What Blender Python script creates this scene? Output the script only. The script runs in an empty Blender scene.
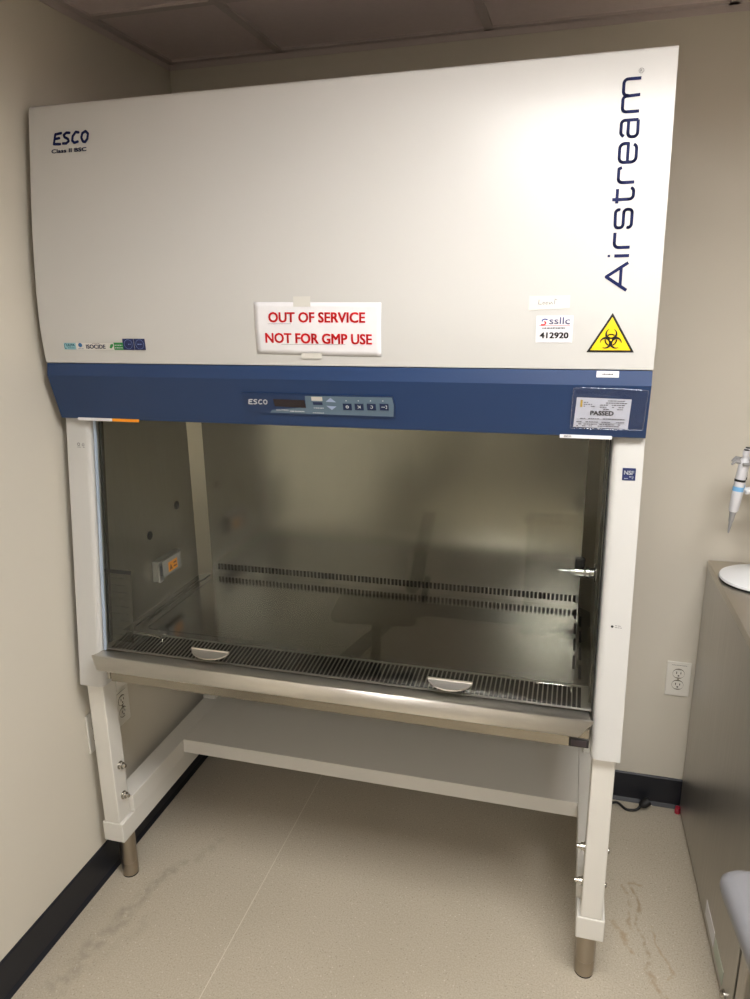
import bpy, bmesh, math, random
from mathutils import Vector, Matrix
random.seed(7)
S = bpy.context.scene
COL = S.collection

# ------------------------------------------------------------ camera, world, lights, exposure
W = 1.3786          # cabinet width
D = 0.7037          # rear wall plane
H = 2.3466          # ceiling height
cd = bpy.data.cameras.new('camera')
cam = bpy.data.objects.new('camera', cd); COL.objects.link(cam)
R_ = Vector((0.96377153, 0.26642804, -0.01267059)); U_ = Vector((-0.05942946, 0.26080329, 0.96356099)); F_ = Vector((-0.2600242, 0.92789964, -0.26718846))
m = Matrix.Identity(4)
for i in range(3):
    m[i][0] = R_[i]; m[i][1] = U_[i]; m[i][2] = -F_[i]
m[0][3], m[1][3], m[2][3] = 1.24326529, -1.55723415, 1.64843601
cam.matrix_world = m
cd.sensor_fit = 'HORIZONTAL'; cd.sensor_width = 36; cd.lens = 731.3524 * 36 / 750; cd.clip_start = 0.02
S.camera = cam
wd = bpy.data.worlds.new('world'); S.world = wd; wd.use_nodes = True
wd.node_tree.nodes['Background'].inputs[0].default_value = (0.8, 0.78, 0.75, 1)
wd.node_tree.nodes['Background'].inputs[1].default_value = 0.05
LAMP = 23.0
LIGHTS = [(1.5596, -.92), (1.5596, -2.75)]       # troffer centres, the far one added to light the room behind (1.22 m wide along x, 0.61 m along y)
S.view_settings.view_transform = 'Standard'; S.view_settings.look = 'None'
S.view_settings.gamma = 1; S.view_settings.use_curve_mapping = False
S.view_settings.exposure = 0.12

# ------------------------------------------------------------ materials
def lin(c):
    return tuple(((v/255)/12.92 if v/255 <= .04045 else ((v/255+.055)/1.055)**2.4) for v in c)
def mat(name, rgb, rough=.5, metal=0., spec=.5, noise=0., nscale=20., bump=0., bscale=200., stretch=None, emit=None, aniso=0., coat=0.):
    M = bpy.data.materials.new(name); M.use_nodes = True
    nt = M.node_tree; b = nt.nodes['Principled BSDF']
    c = (*lin(rgb), 1)
    b.inputs['Base Color'].default_value = c; b.inputs['Roughness'].default_value = rough
    b.inputs['Metallic'].default_value = metal; b.inputs['Specular IOR Level'].default_value = spec
    b.inputs['Anisotropic'].default_value = aniso; b.inputs['Coat Weight'].default_value = coat
    tc = nt.nodes.new('ShaderNodeTexCoord'); mp = nt.nodes.new('ShaderNodeMapping')
    nt.links.new(tc.outputs['Object'], mp.inputs[0])
    if stretch: mp.inputs['Scale'].default_value = stretch
    if noise:
        n = nt.nodes.new('ShaderNodeTexNoise'); n.inputs['Scale'].default_value = nscale; n.inputs['Detail'].default_value = 4
        nt.links.new(mp.outputs[0], n.inputs['Vector'])
        r = nt.nodes.new('ShaderNodeMapRange'); r.inputs['From Min'].default_value = .3; r.inputs['From Max'].default_value = .7
        r.inputs['To Min'].default_value = 1-noise; r.inputs['To Max'].default_value = 1+noise
        nt.links.new(n.outputs[0], r.inputs[0])
        mx = nt.nodes.new('ShaderNodeMix'); mx.data_type = 'RGBA'; mx.blend_type = 'MULTIPLY'; mx.inputs[0].default_value = 1
        mx.inputs[6].default_value = c; nt.links.new(r.outputs[0], mx.inputs[7]); nt.links.new(mx.outputs[2], b.inputs['Base Color'])
    if bump:
        n = nt.nodes.new('ShaderNodeTexNoise'); n.inputs['Scale'].default_value = bscale; n.inputs['Detail'].default_value = 3
        nt.links.new(mp.outputs[0], n.inputs['Vector'])
        bp = nt.nodes.new('ShaderNodeBump'); bp.inputs['Strength'].default_value = bump; bp.inputs['Distance'].default_value = .001
        nt.links.new(n.outputs[0], bp.inputs['Height']); nt.links.new(bp.outputs[0], b.inputs['Normal'])
    if emit:
        b.inputs['Emission Color'].default_value = (*emit[0], 1); b.inputs['Emission Strength'].default_value = emit[1]
    return M
wallm = mat('wall_paint', (206, 200, 186), .75, bump=.06, bscale=350, noise=.01, nscale=3)
whitem = mat('white_powder_coat', (196, 195, 191), .33, bump=.06, bscale=700, noise=.008, nscale=4)
standm = mat('stand_powder_coat', (214, 211, 203), .42, bump=.05, bscale=700, noise=.01, nscale=6)
bluem = mat('blue_powder_coat', (27, 54, 94), .4, bump=.05, bscale=700, noise=.02, nscale=8)
basem = mat('black_rubber_base', (22, 24, 32), .45, noise=.08, nscale=12)
steelm = mat('brushed_steel', (176, 170, 158), .22, 1., noise=.05, nscale=30, stretch=(.3, 8, 8), bump=0)
linem = mat('liner_steel', (168, 167, 160), .19, 1., noise=.04, nscale=22, stretch=(6, 6, .5))
sidem = mat('liner_side_steel', (166, 163, 154), .36, 1., noise=.03, nscale=22, stretch=(6, 6, .5))
traym = mat('tray_steel', (138, 138, 136), .16, 1., noise=.04, nscale=20, stretch=(1, 1, 1))
grillem = mat('grille_steel', (190, 188, 180), .42, 1.)
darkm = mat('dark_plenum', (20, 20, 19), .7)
armm = mat('armrest_steel', (226, 222, 214), .38, 1., noise=.04, nscale=14, stretch=(1, 4, 4))
footm = mat('steel_foot', (170, 160, 146), .3, 1., noise=.06, nscale=60, stretch=(1, 1, .2))
footl = mat('satin_steel', (226, 222, 214), .38, 1.)
chromem = mat('chrome', (215, 215, 212), .08, 1.)
boltm = mat('bolt_zinc', (190, 186, 178), .22, 1.)
fridgem = mat('fridge_steel', (188, 185, 180), .36, 1., noise=.06, nscale=16, stretch=(8, 8, .3), bump=.03, bscale=40)
fridgetop = mat('fridge_top_steel', (196, 190, 180), .34, 1., noise=.03, nscale=10)
blackm = mat('black_plastic', (18, 18, 20), .45)
cordm = mat('black_cord', (16, 16, 17), .55)
redm = mat('red_plastic', (150, 26, 48), .35)
navym = mat('navy_ink', (14, 24, 72), .6, spec=.2)
fadem = mat('grey_navy_ink', (62, 66, 96), .5)
inkm = mat('black_ink', (18, 18, 18), .6)
greyink = mat('grey_ink', (95, 95, 95), .6)
redink = mat('red_ink', (234, 46, 50), .6, spec=.2)
paperm = mat('white_paper', (224, 223, 225), .7, noise=.02, nscale=30, bump=.6, bscale=14)
tapem = mat('matt_tape', (208, 206, 198), .5)
labelm = mat('white_label', (224, 223, 226), .45)
yellowm = mat('warning_yellow', (242, 206, 24), .45)
orangem = mat('orange_label', (236, 150, 24), .5)
greenm = mat('green_label', (34, 132, 62), .5)
tealm = mat('pale_teal_label', (142, 190, 200), .5)
badgem = mat('navy_label', (16, 32, 84), .5)
panelm = mat('panel_blue', (26, 50, 88), .35)
panelg = mat('panel_grey', (92, 112, 128), .35)
buttonm = mat('button_blue', (20, 38, 74), .35)
screenm = mat('dark_display', (34, 24, 30), .12)
silverink = mat('silver_ink', (205, 208, 212), .4)
outletm = mat('outlet_plastic', (224, 221, 212), .35)
outgrey = mat('outlet_slot', (60, 56, 50), .6)
sensorm = mat('grey_sensor_plastic', (150, 150, 148), .35)
sensord = mat('dark_sensor_top', (78, 76, 72), .3)
gasketm = mat('sash_gasket', (168, 182, 200), .4)
standwhite = mat('white_enamel', (226, 228, 230), .3)
pipm = mat('pipette_body', (212, 212, 216), .35)
pipg = mat('pipette_grey', (150, 150, 150), .4)
pipb = mat('pipette_blue', (120, 180, 226), .4)
cartm = mat('grey_cart_plastic', (118, 118, 121), .28, bump=.15, bscale=60)
chairm = mat('black_chair_fabric', (30, 30, 32), .8)
doorm = mat('grey_door', (110, 112, 116), .45)
woodm = mat('dark_cabinet', (78, 74, 70), .5)
tilem = mat('ceiling_tile', (222, 208, 206), .9, bump=.5, bscale=160, noise=.02, nscale=60)
tbarm = mat('ceiling_grid', (196, 184, 181), .5)
diffm = mat('lamp_diffuser', (240, 240, 240), .5, emit=((1., .99, .975), LAMP))

def floor_material():
    M = bpy.data.materials.new('speckled_vinyl'); M.use_nodes = True
    nt = M.node_tree; N = nt.nodes; L = nt.links; b = N['Principled BSDF']; b.inputs['Roughness'].default_value = .42
    tc = N.new('ShaderNodeTexCoord')
    def mixc(fac, a, bb):
        mx = N.new('ShaderNodeMix'); mx.data_type = 'RGBA'
        if isinstance(fac, float): mx.inputs[0].default_value = fac
        else: L.new(fac, mx.inputs[0])
        for s, k in ((a, 6), (bb, 7)):
            if isinstance(s, tuple): mx.inputs[k].default_value = (*lin(s), 1)
            else: L.new(s, mx.inputs[k])
        return mx.outputs[2]
    def noise(scale, lo, hi, det=3, vec=None):
        n = N.new('ShaderNodeTexNoise'); n.inputs['Scale'].default_value = scale; n.inputs['Detail'].default_value = det
        L.new(vec or tc.outputs['Object'], n.inputs['Vector'])
        r = N.new('ShaderNodeMapRange'); r.inputs['From Min'].default_value = lo; r.inputs['From Max'].default_value = hi; L.new(n.outputs[0], r.inputs[0])
        return r.outputs[0]
    def mul(a, bb):
        k = N.new('ShaderNodeMath'); k.operation = 'MULTIPLY'
        for s, q in ((a, 0), (bb, 1)):
            if isinstance(s, float): k.inputs[q].default_value = s
            else: L.new(s, k.inputs[q])
        return k.outputs[0]
    c = mixc(noise(240, .35, .65), (172, 162, 144), (190, 181, 163))
    c = mixc(mul(noise(1.7, .35, .75), .35), c, (158, 148, 128))
    v = N.new('ShaderNodeTexVoronoi'); v.inputs['Scale'].default_value = 85; L.new(tc.outputs['Object'], v.inputs['Vector'])
    lt = N.new('ShaderNodeMath'); lt.operation = 'LESS_THAN'; lt.inputs[1].default_value = .14; L.new(v.outputs['Distance'], lt.inputs[0])
    c = mixc(mul(lt.outputs[0], .4), c, (112, 102, 86))
    v2 = N.new('ShaderNodeTexVoronoi'); v2.inputs['Scale'].default_value = 60; L.new(tc.outputs['Object'], v2.inputs['Vector'])
    lt2 = N.new('ShaderNodeMath'); lt2.operation = 'LESS_THAN'; lt2.inputs[1].default_value = .1; L.new(v2.outputs['Distance'], lt2.inputs[0])
    c = mixc(mul(lt2.outputs[0], .5), c, (222, 216, 204))
    # stains of their own shape: distance to short strokes
    def stroke_mask(a, bq, wd_, soft):
        # distance to segment a-b in xy
        sx = N.new('ShaderNodeVectorMath'); sx.operation = 'SUBTRACT'
        nv = N.new('ShaderNodeTexNoise'); nv.inputs['Scale'].default_value = 9; nv.inputs['Detail'].default_value = 3; L.new(tc.outputs['Object'], nv.inputs['Vector'])
        sc = N.new('ShaderNodeVectorMath'); sc.operation = 'MULTIPLY_ADD'; L.new(nv.outputs['Color'], sc.inputs[0]); sc.inputs[1].default_value = (.09, .09, 0); L.new(tc.outputs['Object'], sc.inputs[2])
        L.new(sc.outputs[0], sx.inputs[0]); sx.inputs[1].default_value = (a[0]+.045, a[1]+.045, 0)
        d = (bq[0]-a[0], bq[1]-a[1]); ln = math.hypot(*d); e = (d[0]/ln, d[1]/ln, 0)
        dt = N.new('ShaderNodeVectorMath'); dt.operation = 'DOT_PRODUCT'; L.new(sx.outputs[0], dt.inputs[0]); dt.inputs[1].default_value = e
        cl = N.new('ShaderNodeClamp'); L.new(dt.outputs['Value'], cl.inputs[0]); cl.inputs['Max'].default_value = ln
        sv = N.new('ShaderNodeVectorMath'); sv.operation = 'SCALE'; sv.inputs[0].default_value = e; L.new(cl.outputs[0], sv.inputs['Scale'])
        ds = N.new('ShaderNodeVectorMath'); ds.operation = 'DISTANCE'; L.new(sx.outputs[0], ds.inputs[0]); L.new(sv.outputs[0], ds.inputs[1])
        r = N.new('ShaderNodeMapRange'); r.inputs['From Min'].default_value = wd_; r.inputs['From Max'].default_value = wd_+soft; r.inputs['To Min'].default_value = 1; r.inputs['To Max'].default_value = 0
        L.new(ds.outputs['Value'], r.inputs[0])
        return r.outputs[0]
    for a, bq, w_, s_, col, amt in [((.155, .02), (.11, -.16), .006, .03, (120, 112, 98), .5), ((.11, -.16), (.075, -.38), .01, .03, (118, 110, 98), .5),
            ((.19, -.14), (.13, -.33), .004, .02, (140, 132, 116), .3), ((.24, .17), (.16, .03), .004, .025, (130, 122, 106), .35),
            ((1.478, .30), (1.50, .04), .0015, .006, (132, 104, 62), .75), ((1.452, .30), (1.47, .14), .001, .006, (140, 112, 70), .6),
            ((1.50, .04), (1.535, -.04), .002, .008, (140, 108, 62), .6), ((1.44, .17), (1.45, .07), .002, .008, (146, 112, 62), .6), ((1.52, .17), (1.55, .02), .001, .006, (146, 112, 62), .6), ((1.475, .305), (1.51, .31), .001, .006, (140, 110, 62), .6)]:
        c = mixc(mul(mul(stroke_mask(a, bq, w_, s_), noise(40, .35, .6)), amt*.75), c, col)
    L.new(c, b.inputs['Base Color'])
    return M
floorm = floor_material()

def clear_material(name, tint, rough, ior=1.5, gain=1.):
    M = bpy.data.materials.new(name); M.use_nodes = True
    nt = M.node_tree; N = nt.nodes; L = nt.links; N.remove(N['Principled BSDF'])
    t = N.new('ShaderNodeBsdfTransparent'); t.inputs[0].default_value = (*tint, 1)
    g = N.new('ShaderNodeBsdfGlossy'); g.inputs['Roughness'].default_value = rough
    f = N.new('ShaderNodeFresnel'); ge = N.new('ShaderNodeNewGeometry'); mr = N.new('ShaderNodeMapRange')
    mr.inputs['To Min'].default_value = ior; mr.inputs['To Max'].default_value = 1/ior; L.new(ge.outputs['Backfacing'], mr.inputs[0]); L.new(mr.outputs[0], f.inputs[0])
    k = N.new('ShaderNodeMath'); k.operation = 'MULTIPLY'; k.inputs[1].default_value = gain; L.new(f.outputs[0], k.inputs[0])
    x = N.new('ShaderNodeMixShader'); L.new(k.outputs[0], x.inputs[0]); L.new(t.outputs[0], x.inputs[1]); L.new(g.outputs[0], x.inputs[2])
    L.new(x.outputs[0], N['Material Output'].inputs[0])
    return M
glassm = clear_material('sash_glass', (.95, .955, .93), 0.0, 1.5, .62)
pouchm = clear_material('clear_plastic', (.93, .94, .97), .12, 1.5, .6)
filmm = clear_material('faded_film', (.62, .62, .6), .3)

# ------------------------------------------------------------ mesh helpers
def nb(): return bmesh.new()
def box(bm, x0, x1, y0, y1, z0, z1, bev=0., seg=2):
    vs = [bm.verts.new((x, y, z)) for x in (x0, x1) for y in (y0, y1) for z in (z0, z1)]
    fs = [(0, 1, 3, 2), (4, 6, 7, 5), (0, 4, 5, 1), (2, 3, 7, 6), (0, 2, 6, 4), (1, 5, 7, 3)]
    faces = [bm.faces.new([vs[i] for i in f]) for f in fs]
    if bev > 0:
        es = {e for f in faces for e in f.edges}
        bmesh.ops.bevel(bm, geom=list(es), offset=bev, segments=seg, affect='EDGES', profile=.5)
    return vs
def prism(bm, prof, x0, x1, shear=None):
    """profile of (y,z) extruded along x"""
    a = [bm.verts.new((x0, y, z)) for y, z in prof]; b = [bm.verts.new((x1, y, z)) for y, z in prof]
    n = len(prof); bm.faces.new(a[::-1]); bm.faces.new(b)
    for i in range(n): bm.faces.new((a[i], a[(i+1) % n], b[(i+1) % n], b[i]))
def plan(bm, poly, z0, z1, yoff=lambda z: 0, bev=0):
    a = [bm.verts.new((x, y+yoff(z0), z0)) for x, y in poly]; b = [bm.verts.new((x, y+yoff(z1), z1)) for x, y in poly]
    n = len(poly); fs = [bm.faces.new(a[::-1]), bm.faces.new(b)]
    for i in range(n): fs.append(bm.faces.new((a[i], a[(i+1) % n], b[(i+1) % n], b[i])))
    return fs
def frame_from(d):
    d = d.normalized(); u = Vector((0, 0, 1)) if abs(d.z) < .9 else Vector((1, 0, 0))
    a = d.cross(u).normalized(); return a, d.cross(a)
def lathe(bm, p0, axis, prof, n=24):
    """profile of (distance along axis, radius)"""
    p0 = Vector(p0); axis = Vector(axis).normalized(); a, b = frame_from(axis); rings = []
    for t, r in prof:
        rings.append([bm.verts.new(p0+axis*t+(a*math.cos(2*math.pi*k/n)+b*math.sin(2*math.pi*k/n))*max(r, 1e-4)) for k in range(n)])
    for i in range(len(rings)-1):
        for k in range(n): bm.faces.new((rings[i][k], rings[i][(k+1) % n], rings[i+1][(k+1) % n], rings[i+1][k]))
    bm.faces.new(rings[0][::-1]); bm.faces.new(rings[-1])
def tube(bm, pts, r, n=10):
    pts = [Vector(p) for p in pts]; rings = []
    a, b = frame_from(pts[1]-pts[0])
    for i, p in enumerate(pts):
        d = (pts[min(i+1, len(pts)-1)]-pts[max(i-1, 0)]).normalized()
        a = (a-d*a.dot(d)).normalized(); b = d.cross(a)
        rr = r[i] if isinstance(r, (list, tuple)) else r
        rings.append([bm.verts.new(p+(a*math.cos(2*math.pi*k/n)+b*math.sin(2*math.pi*k/n))*rr) for k in range(n)])
    for i in range(len(rings)-1):
        for k in range(n): bm.faces.new((rings[i][k], rings[i][(k+1) % n], rings[i+1][(k+1) % n], rings[i+1][k]))
    bm.faces.new(rings[0][::-1]); bm.faces.new(rings[-1])
def smooth_path(pts, k=6):
    pts = [Vector(p) for p in pts]; out = []
    for i in range(len(pts)-1):
        p0 = pts[max(i-1, 0)]; p1 = pts[i]; p2 = pts[i+1]; p3 = pts[min(i+2, len(pts)-1)]
        for j in range(k):
            t = j/k
            out.append(.5*((2*p1)+(p2-p0)*t+(2*p0-5*p1+4*p2-p3)*t*t+(3*p1-p0-3*p2+p3)*t**3))
    out.append(pts[-1]); return out
def obj(name, bm, material, parent=None, label=None, smooth=None, solid=0.):
    me = bpy.data.meshes.new(name)
    bmesh.ops.recalc_face_normals(bm, faces=bm.faces)
    if smooth is not None:
        for f in bm.faces: f.smooth = True
        for e in bm.edges:
            if len(e.link_faces) == 2 and e.calc_face_angle(0) > smooth: e.smooth = False
    bm.to_mesh(me); bm.free()
    o = bpy.data.objects.new(name, me); COL.objects.link(o)
    me.materials.append(material)
    if parent is not None:
        o.parent = parent
        r = parent
        off = Vector((0, 0, 0))
        while r is not None: off += Vector(r.location); r = r.parent
        me.transform(Matrix.Translation(-off))
    if solid:
        md = o.modifiers.new('solidify', 'SOLIDIFY'); md.thickness = solid; md.offset = 0
    if label: o['label'] = label
    return o
def thing(name, label, cat, loc, group=None):
    o = bpy.data.objects.new(name, None); COL.objects.link(o); o.empty_display_size = .1
    o.location = loc; o['label'] = label; o['category'] = cat
    if group: o['group'] = group
    return o
def tag(o, label, cat, group=None):
    o['label'] = label; o['category'] = cat
    if group: o['group'] = group
    return o
def struct(name, bm, m_, **k):
    o = obj(name, bm, m_, **k); o['kind'] = 'structure'; return o
SM = .6
# flat marks: polygons and strokes in (u,v), placed through a mapping (u,v)->xyz
def poly2(bm, pts, mp): 
    vs = [bm.verts.new(mp(u, v)) for u, v in pts]
    try: bm.faces.new(vs)
    except ValueError: pass
def band2(bm, pts, mp, step=.006):
    """convex outline cut into thin bands so that it follows a curved panel"""
    lo, hi = min(p[1] for p in pts), max(p[1] for p in pts); k = math.ceil(lo/step)
    cuts = [lo]+[j*step for j in range(math.floor(lo/step)+1, math.ceil(hi/step)) if lo+1e-5 < j*step < hi-1e-5]+[hi]
    def clip(poly, c, keep_above):
        out = []
        for a, b in zip(poly, poly[1:]+poly[:1]):
            ina = (a[1] >= c-1e-9) if keep_above else (a[1] <= c+1e-9); inb = (b[1] >= c-1e-9) if keep_above else (b[1] <= c+1e-9)
            if ina: out.append(a)
            if ina != inb: t = (c-a[1])/(b[1]-a[1]); out.append((a[0]+t*(b[0]-a[0]), c))
        return out
    for c0, c1 in zip(cuts[:-1], cuts[1:]):
        q = clip(clip(pts, c0, True), c1, False); r = []
        for p in q:
            if not r or math.hypot(p[0]-r[-1][0], p[1]-r[-1][1]) > 1e-7: r.append(p)
        if len(r) > 2 and math.hypot(r[0][0]-r[-1][0], r[0][1]-r[-1][1]) < 1e-7: r.pop()
        if len(r) > 2: poly2(bm, r, mp)
def rect2(bm, u0, u1, v0, v1, mp): poly2(bm, [(u0, v0), (u1, v0), (u1, v1), (u0, v1)], mp)
def stroke2(bm, pts, w, mp, cap=True):
    for (a, b) in zip(pts[:-1], pts[1:]):
        d = (b[0]-a[0], b[1]-a[1]); l = math.hypot(*d)
        if l < 1e-7: continue
        n = (-d[1]/l*w/2, d[0]/l*w/2)
        poly2(bm, [(a[0]+n[0], a[1]+n[1]), (a[0]-n[0], a[1]-n[1]), (b[0]-n[0], b[1]-n[1]), (b[0]+n[0], b[1]+n[1])], mp)
    for i, p in enumerate(pts):
        if 0 < i < len(pts)-1 or cap == 'round':
            poly2(bm, [(p[0]+w/2*math.cos(t*math.pi/5), p[1]+w/2*math.sin(t*math.pi/5)) for t in range(10)], mp)
def arc(cx, cy, rx, ry, a0, a1, n=10):
    return [(cx+rx*math.cos(math.radians(a0+(a1-a0)*i/n)), cy+ry*math.sin(math.radians(a0+(a1-a0)*i/n))) for i in range(n+1)]
def text2(bm, s, u0, u1, v0, v1, mp, bold=0., shear=0., ang=0.):
    """lettering of the built-in font fitted into the rectangle u0..u1 x v0..v1 (cap height = v1-v0)"""
    cu = bpy.data.curves.new('t', 'FONT'); cu.body = s; cu.size = 1; cu.shear = shear; cu.resolution_u = 3
    to = bpy.data.objects.new('t', cu); COL.objects.link(to)
    dg = bpy.context.evaluated_depsgraph_get(); me = bpy.data.meshes.new_from_object(to.evaluated_get(dg))
    xs = [v.co.x for v in me.vertices]; x0, x1 = min(xs), max(xs)
    ys = [v.co.y for v in me.vertices]; y0 = 0. ; y1 = max(ys)
    if min(ys) > -.05: y0 = min(ys)
    ca, sa = math.cos(ang), math.sin(ang); um, vm = (u0+u1)/2, (v0+v1)/2
    offs = [(0, 0)] if not bold else [(q*(v1-v0)*bold*2.6, r*(v1-v0)*bold*1.6) for q in (-1, 0, 1) for r in (-1, 1)]
    for ou, ow in offs:
      vl = []
      for v in me.vertices:
        u = u0+(v.co.x-x0)/(x1-x0)*(u1-u0); w = v0+(v.co.y-y0)/(y1-y0)*(v1-v0)
        du, dv = u-um, w-vm
        vl.append(bm.verts.new(mp(um+du*ca-dv*sa+ou, vm+du*sa+dv*ca+ow)))
      for p in me.polygons:
        try: bm.faces.new([vl[i] for i in p.vertices])
        except ValueError: pass
    bpy.data.objects.remove(to); bpy.data.curves.remove(cu); bpy.data.meshes.remove(me)
def scribble(bm, u0, u1, v, w, mp, dens=.75, seed=0):
    """a line of print too small to read: a broken row of tiny dashes"""
    r = random.Random(seed); u = u0
    while u < u1:
        l = r.uniform(.002, .006)
        if r.random() < dens: rect2(bm, u, min(u+l, u1), v-w/2, v+w/2, mp)
        u += l+r.uniform(.0006, .0016)
def sheet(cells_u, cells_v, holes, mp, bm):
    """a sheet on a grid with rectangular openings left out"""
    us = sorted(set(round(u, 6) for u in cells_u)); vs = sorted(set(round(v, 6) for v in cells_v))
    hs = set(holes); V = {}
    def g(i, j):
        if (i, j) not in V: V[(i, j)] = bm.verts.new(mp(us[i], vs[j]))
        return V[(i, j)]
    for i in range(len(us)-1):
        for j in range(len(vs)-1):
            cu, cv = (us[i]+us[i+1])/2, (vs[j]+vs[j+1])/2
            if any(h[0] < cu < h[1] and h[2] < cv < h[3] for h in hs): continue
            bm.faces.new((g(i, j), g(i+1, j), g(i+1, j+1), g(i, j+1)))

# ------------------------------------------------------------ the room
XL, XR, YB = -.0275, 3.35, -4.2
b = nb(); box(b, XL-.1, XR+.1, YB-.1, D+.1, -.1, 0); struct('floor', b, floorm)
b = nb()
hol = [(x-.604, x+.604, y-.299, y+.299) for x, y in LIGHTS]
sheet([XL-.1, XR+.1]+[v for h in hol for v in h[:2]], [YB-.1, D+.1]+[v for h in hol for v in h[2:]], hol, lambda u, v: (u, v, H+.0025), b)
struct('ceiling', b, tilem, solid=.005)
b = nb(); box(b, XL-.1, XR+.1, YB-.1, D+.1, H+.25, H+.3); box(b, XL-.1, XL-.05, YB-.1, D+.1, H, H+.25); box(b, XR+.05, XR+.1, YB-.1, D+.1, H, H+.25); struct('trim_5', b, tilem)
b = nb(); box(b, XL-.1, XL, YB-.1, D+.1, 0, H); struct('wall_left', b, wallm)
b = nb(); box(b, XL, XR, D, D+.1, 0, H); struct('wall_back', b, wallm)
b = nb(); box(b, XR, XR+.1, YB-.1, D+.1, 0, H); struct('wall_right', b, wallm)
b = nb(); box(b, XL, XR, YB-.1, YB, 0, H); struct('wall_front', b, wallm)
HB = .1055
b = nb(); prism(b, [(D, 0), (D-.016, 0), (D-.008, .012), (D-.006, HB-.004), (D-.003, HB), (D, HB)], XL, XR); struct('baseboard_back', b, basem)
b = nb()
prof = [(0, 0), (.016, 0), (.008, .012), (.006, HB-.004), (.003, HB), (0, HB)]
a1 = [b.verts.new((XL+p, YB, z)) for p, z in prof]; a2 = [b.verts.new((XL+p, D, z)) for p, z in prof]
b.faces.new(a1); b.faces.new(a2[::-1])
for i in range(6): b.faces.new((a1[i], a1[(i+1) % 6], a2[(i+1) % 6], a2[i]))
struct('baseboard_left', b, basem)
b = nb(); box(b, XL, XR, YB, YB+.008, 0, HB); struct('baseboard_front', b, basem)
b = nb(); box(b, XR-.008, XR, YB, D, 0, HB); struct('baseboard_right', b, basem)
# seams of the sheet vinyl
b = nb()
for sx in (.437, 2.27): box(b, sx-.0011, sx+.0011, YB, D, -.001, .0004)
struct('trim_4', b, mat('vinyl_weld', (204, 197, 180), .5))
# ceiling grid and wall angle
b = nb()
for i in range(6):
    x = .3396+.61*i
    cuts = [D]+[c for lx, ly in LIGHTS if lx-.55 < x < lx+.55 for c in (ly+.305, ly-.305)]+[YB]
    for q in range(0, len(cuts), 2): box(b, x-.012, x+.012, cuts[q+1], cuts[q], H-.006, H+.001)
struct('trim_1', b, tbarm)
b = nb()
for i in range(8):
    y = .30-.61*i
    hit = [lx for lx, ly in LIGHTS if abs(y-ly) < .32]
    for q in ([(XL, hit[0]-.61), (hit[0]+.61, XR)] if hit else [(XL, XR)]): box(b, q[0], q[1], y-.012, y+.012, H-.0055, H+.001)
struct('trim_2', b, tbarm)
b = nb()
box(b, XL, XL+.022, YB, D, H-.006, H); box(b, XL, XL+.002, YB, D, H-.022, H)
box(b, XL, XR, D-.022, D, H-.006, H); box(b, XL, XR, D-.002, D, H-.022, H)
struct('trim_3', b, tbarm)
# troffers, recessed above the grid
DEEP = .10
for k, (lx, ly) in enumerate(LIGHTS):
    t = thing('ceiling_light', ['recessed white ceiling light panel above the front of the cabinet', 'added recessed white ceiling light panel, out of view, farthest from the cabinet'][k], 'ceiling light', (lx, ly, H))
    b = nb()
    for q in ((lx-.6045, lx+.6045, ly-.2995, ly-.285), (lx-.6045, lx+.6045, ly+.285, ly+.2995), (lx-.6045, lx-.59, ly-.285, ly+.285), (lx+.59, lx+.6045, ly-.285, ly+.285)): box(b, *q, H-.002, H+DEEP+.01)
    box(b, lx-.6045, lx+.6045, ly-.2995, ly+.2995, H+DEEP+.01, H+DEEP+.02)
    obj('frame', b, tbarm, t)
    b = nb(); box(b, lx-.589, lx+.589, ly-.284, ly+.284, H+DEEP, H+DEEP+.006); obj('diffuser', b, diffm, t)

# ------------------------------------------------------------ biosafety cabinet
HP = [(1.506, -.044), (1.55, -.048), (1.59, -.050), (1.635, -.0485), (1.68, -.046), (1.73, -.042), (1.81, -.033), (1.90, -.0205), (1.99, -.006), (2.063, .0055), (2.071, .0085), (2.075, .014)]
def hy(z):
    for (z0, y0), (z1, y1) in zip(HP[:-1], HP[1:]):
        if z <= z1 or z1 == HP[-1][0]:
            t = (z-z0)/(z1-z0); return y0+(y1-y0)*t
EPS = .0009
def hoodmap(off=EPS): return lambda u, v: (u, hy(v)-off, v)
def by(z):
    if z > 1.4752: return -.0476+(z-1.4752)/(1.5045-1.4752)*.0056
    return -.0476+(1.4752-z)/(1.4752-1.3668)*(.0322)
def bluemap(off=EPS): return lambda u, v: (u, by(v)-off, v)
def y0(z): return -.0755+(z-.655)*.1075          # front plane of the posts
cab = thing('biosafety_cabinet', 'large white biosafety cabinet with blue fascia and glass sash against the wall', 'biosafety cabinet', (W/2, .3, .655))
b = nb()
front = []
for (z0_, y0_), (z1_, y1_) in zip(HP[:-1], HP[1:]):
    front.append((y0_, z0_))
front.append((HP[-1][1], HP[-1][0]))
prism(b, [(.05, 1.506)] + front + [(.64, 2.075), (.64, 1.47), (.05, 1.47)], 0, W)
hood = obj('hood', b, whitem, cab, smooth=.35)
b = nb(); prism(b, [(-.042, 1.5040), (-.0476, 1.4752), (-.0160, 1.3680), (-.0140, 1.3668), (.0, 1.3668), (.0, 1.371), (-.008, 1.371), (-.036, 1.4752), (-.034, 1.5040)], .0008, W-.0008)
fascia = obj('fascia', b, bluem, cab, label='dark blue fascia band across the front')
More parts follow.
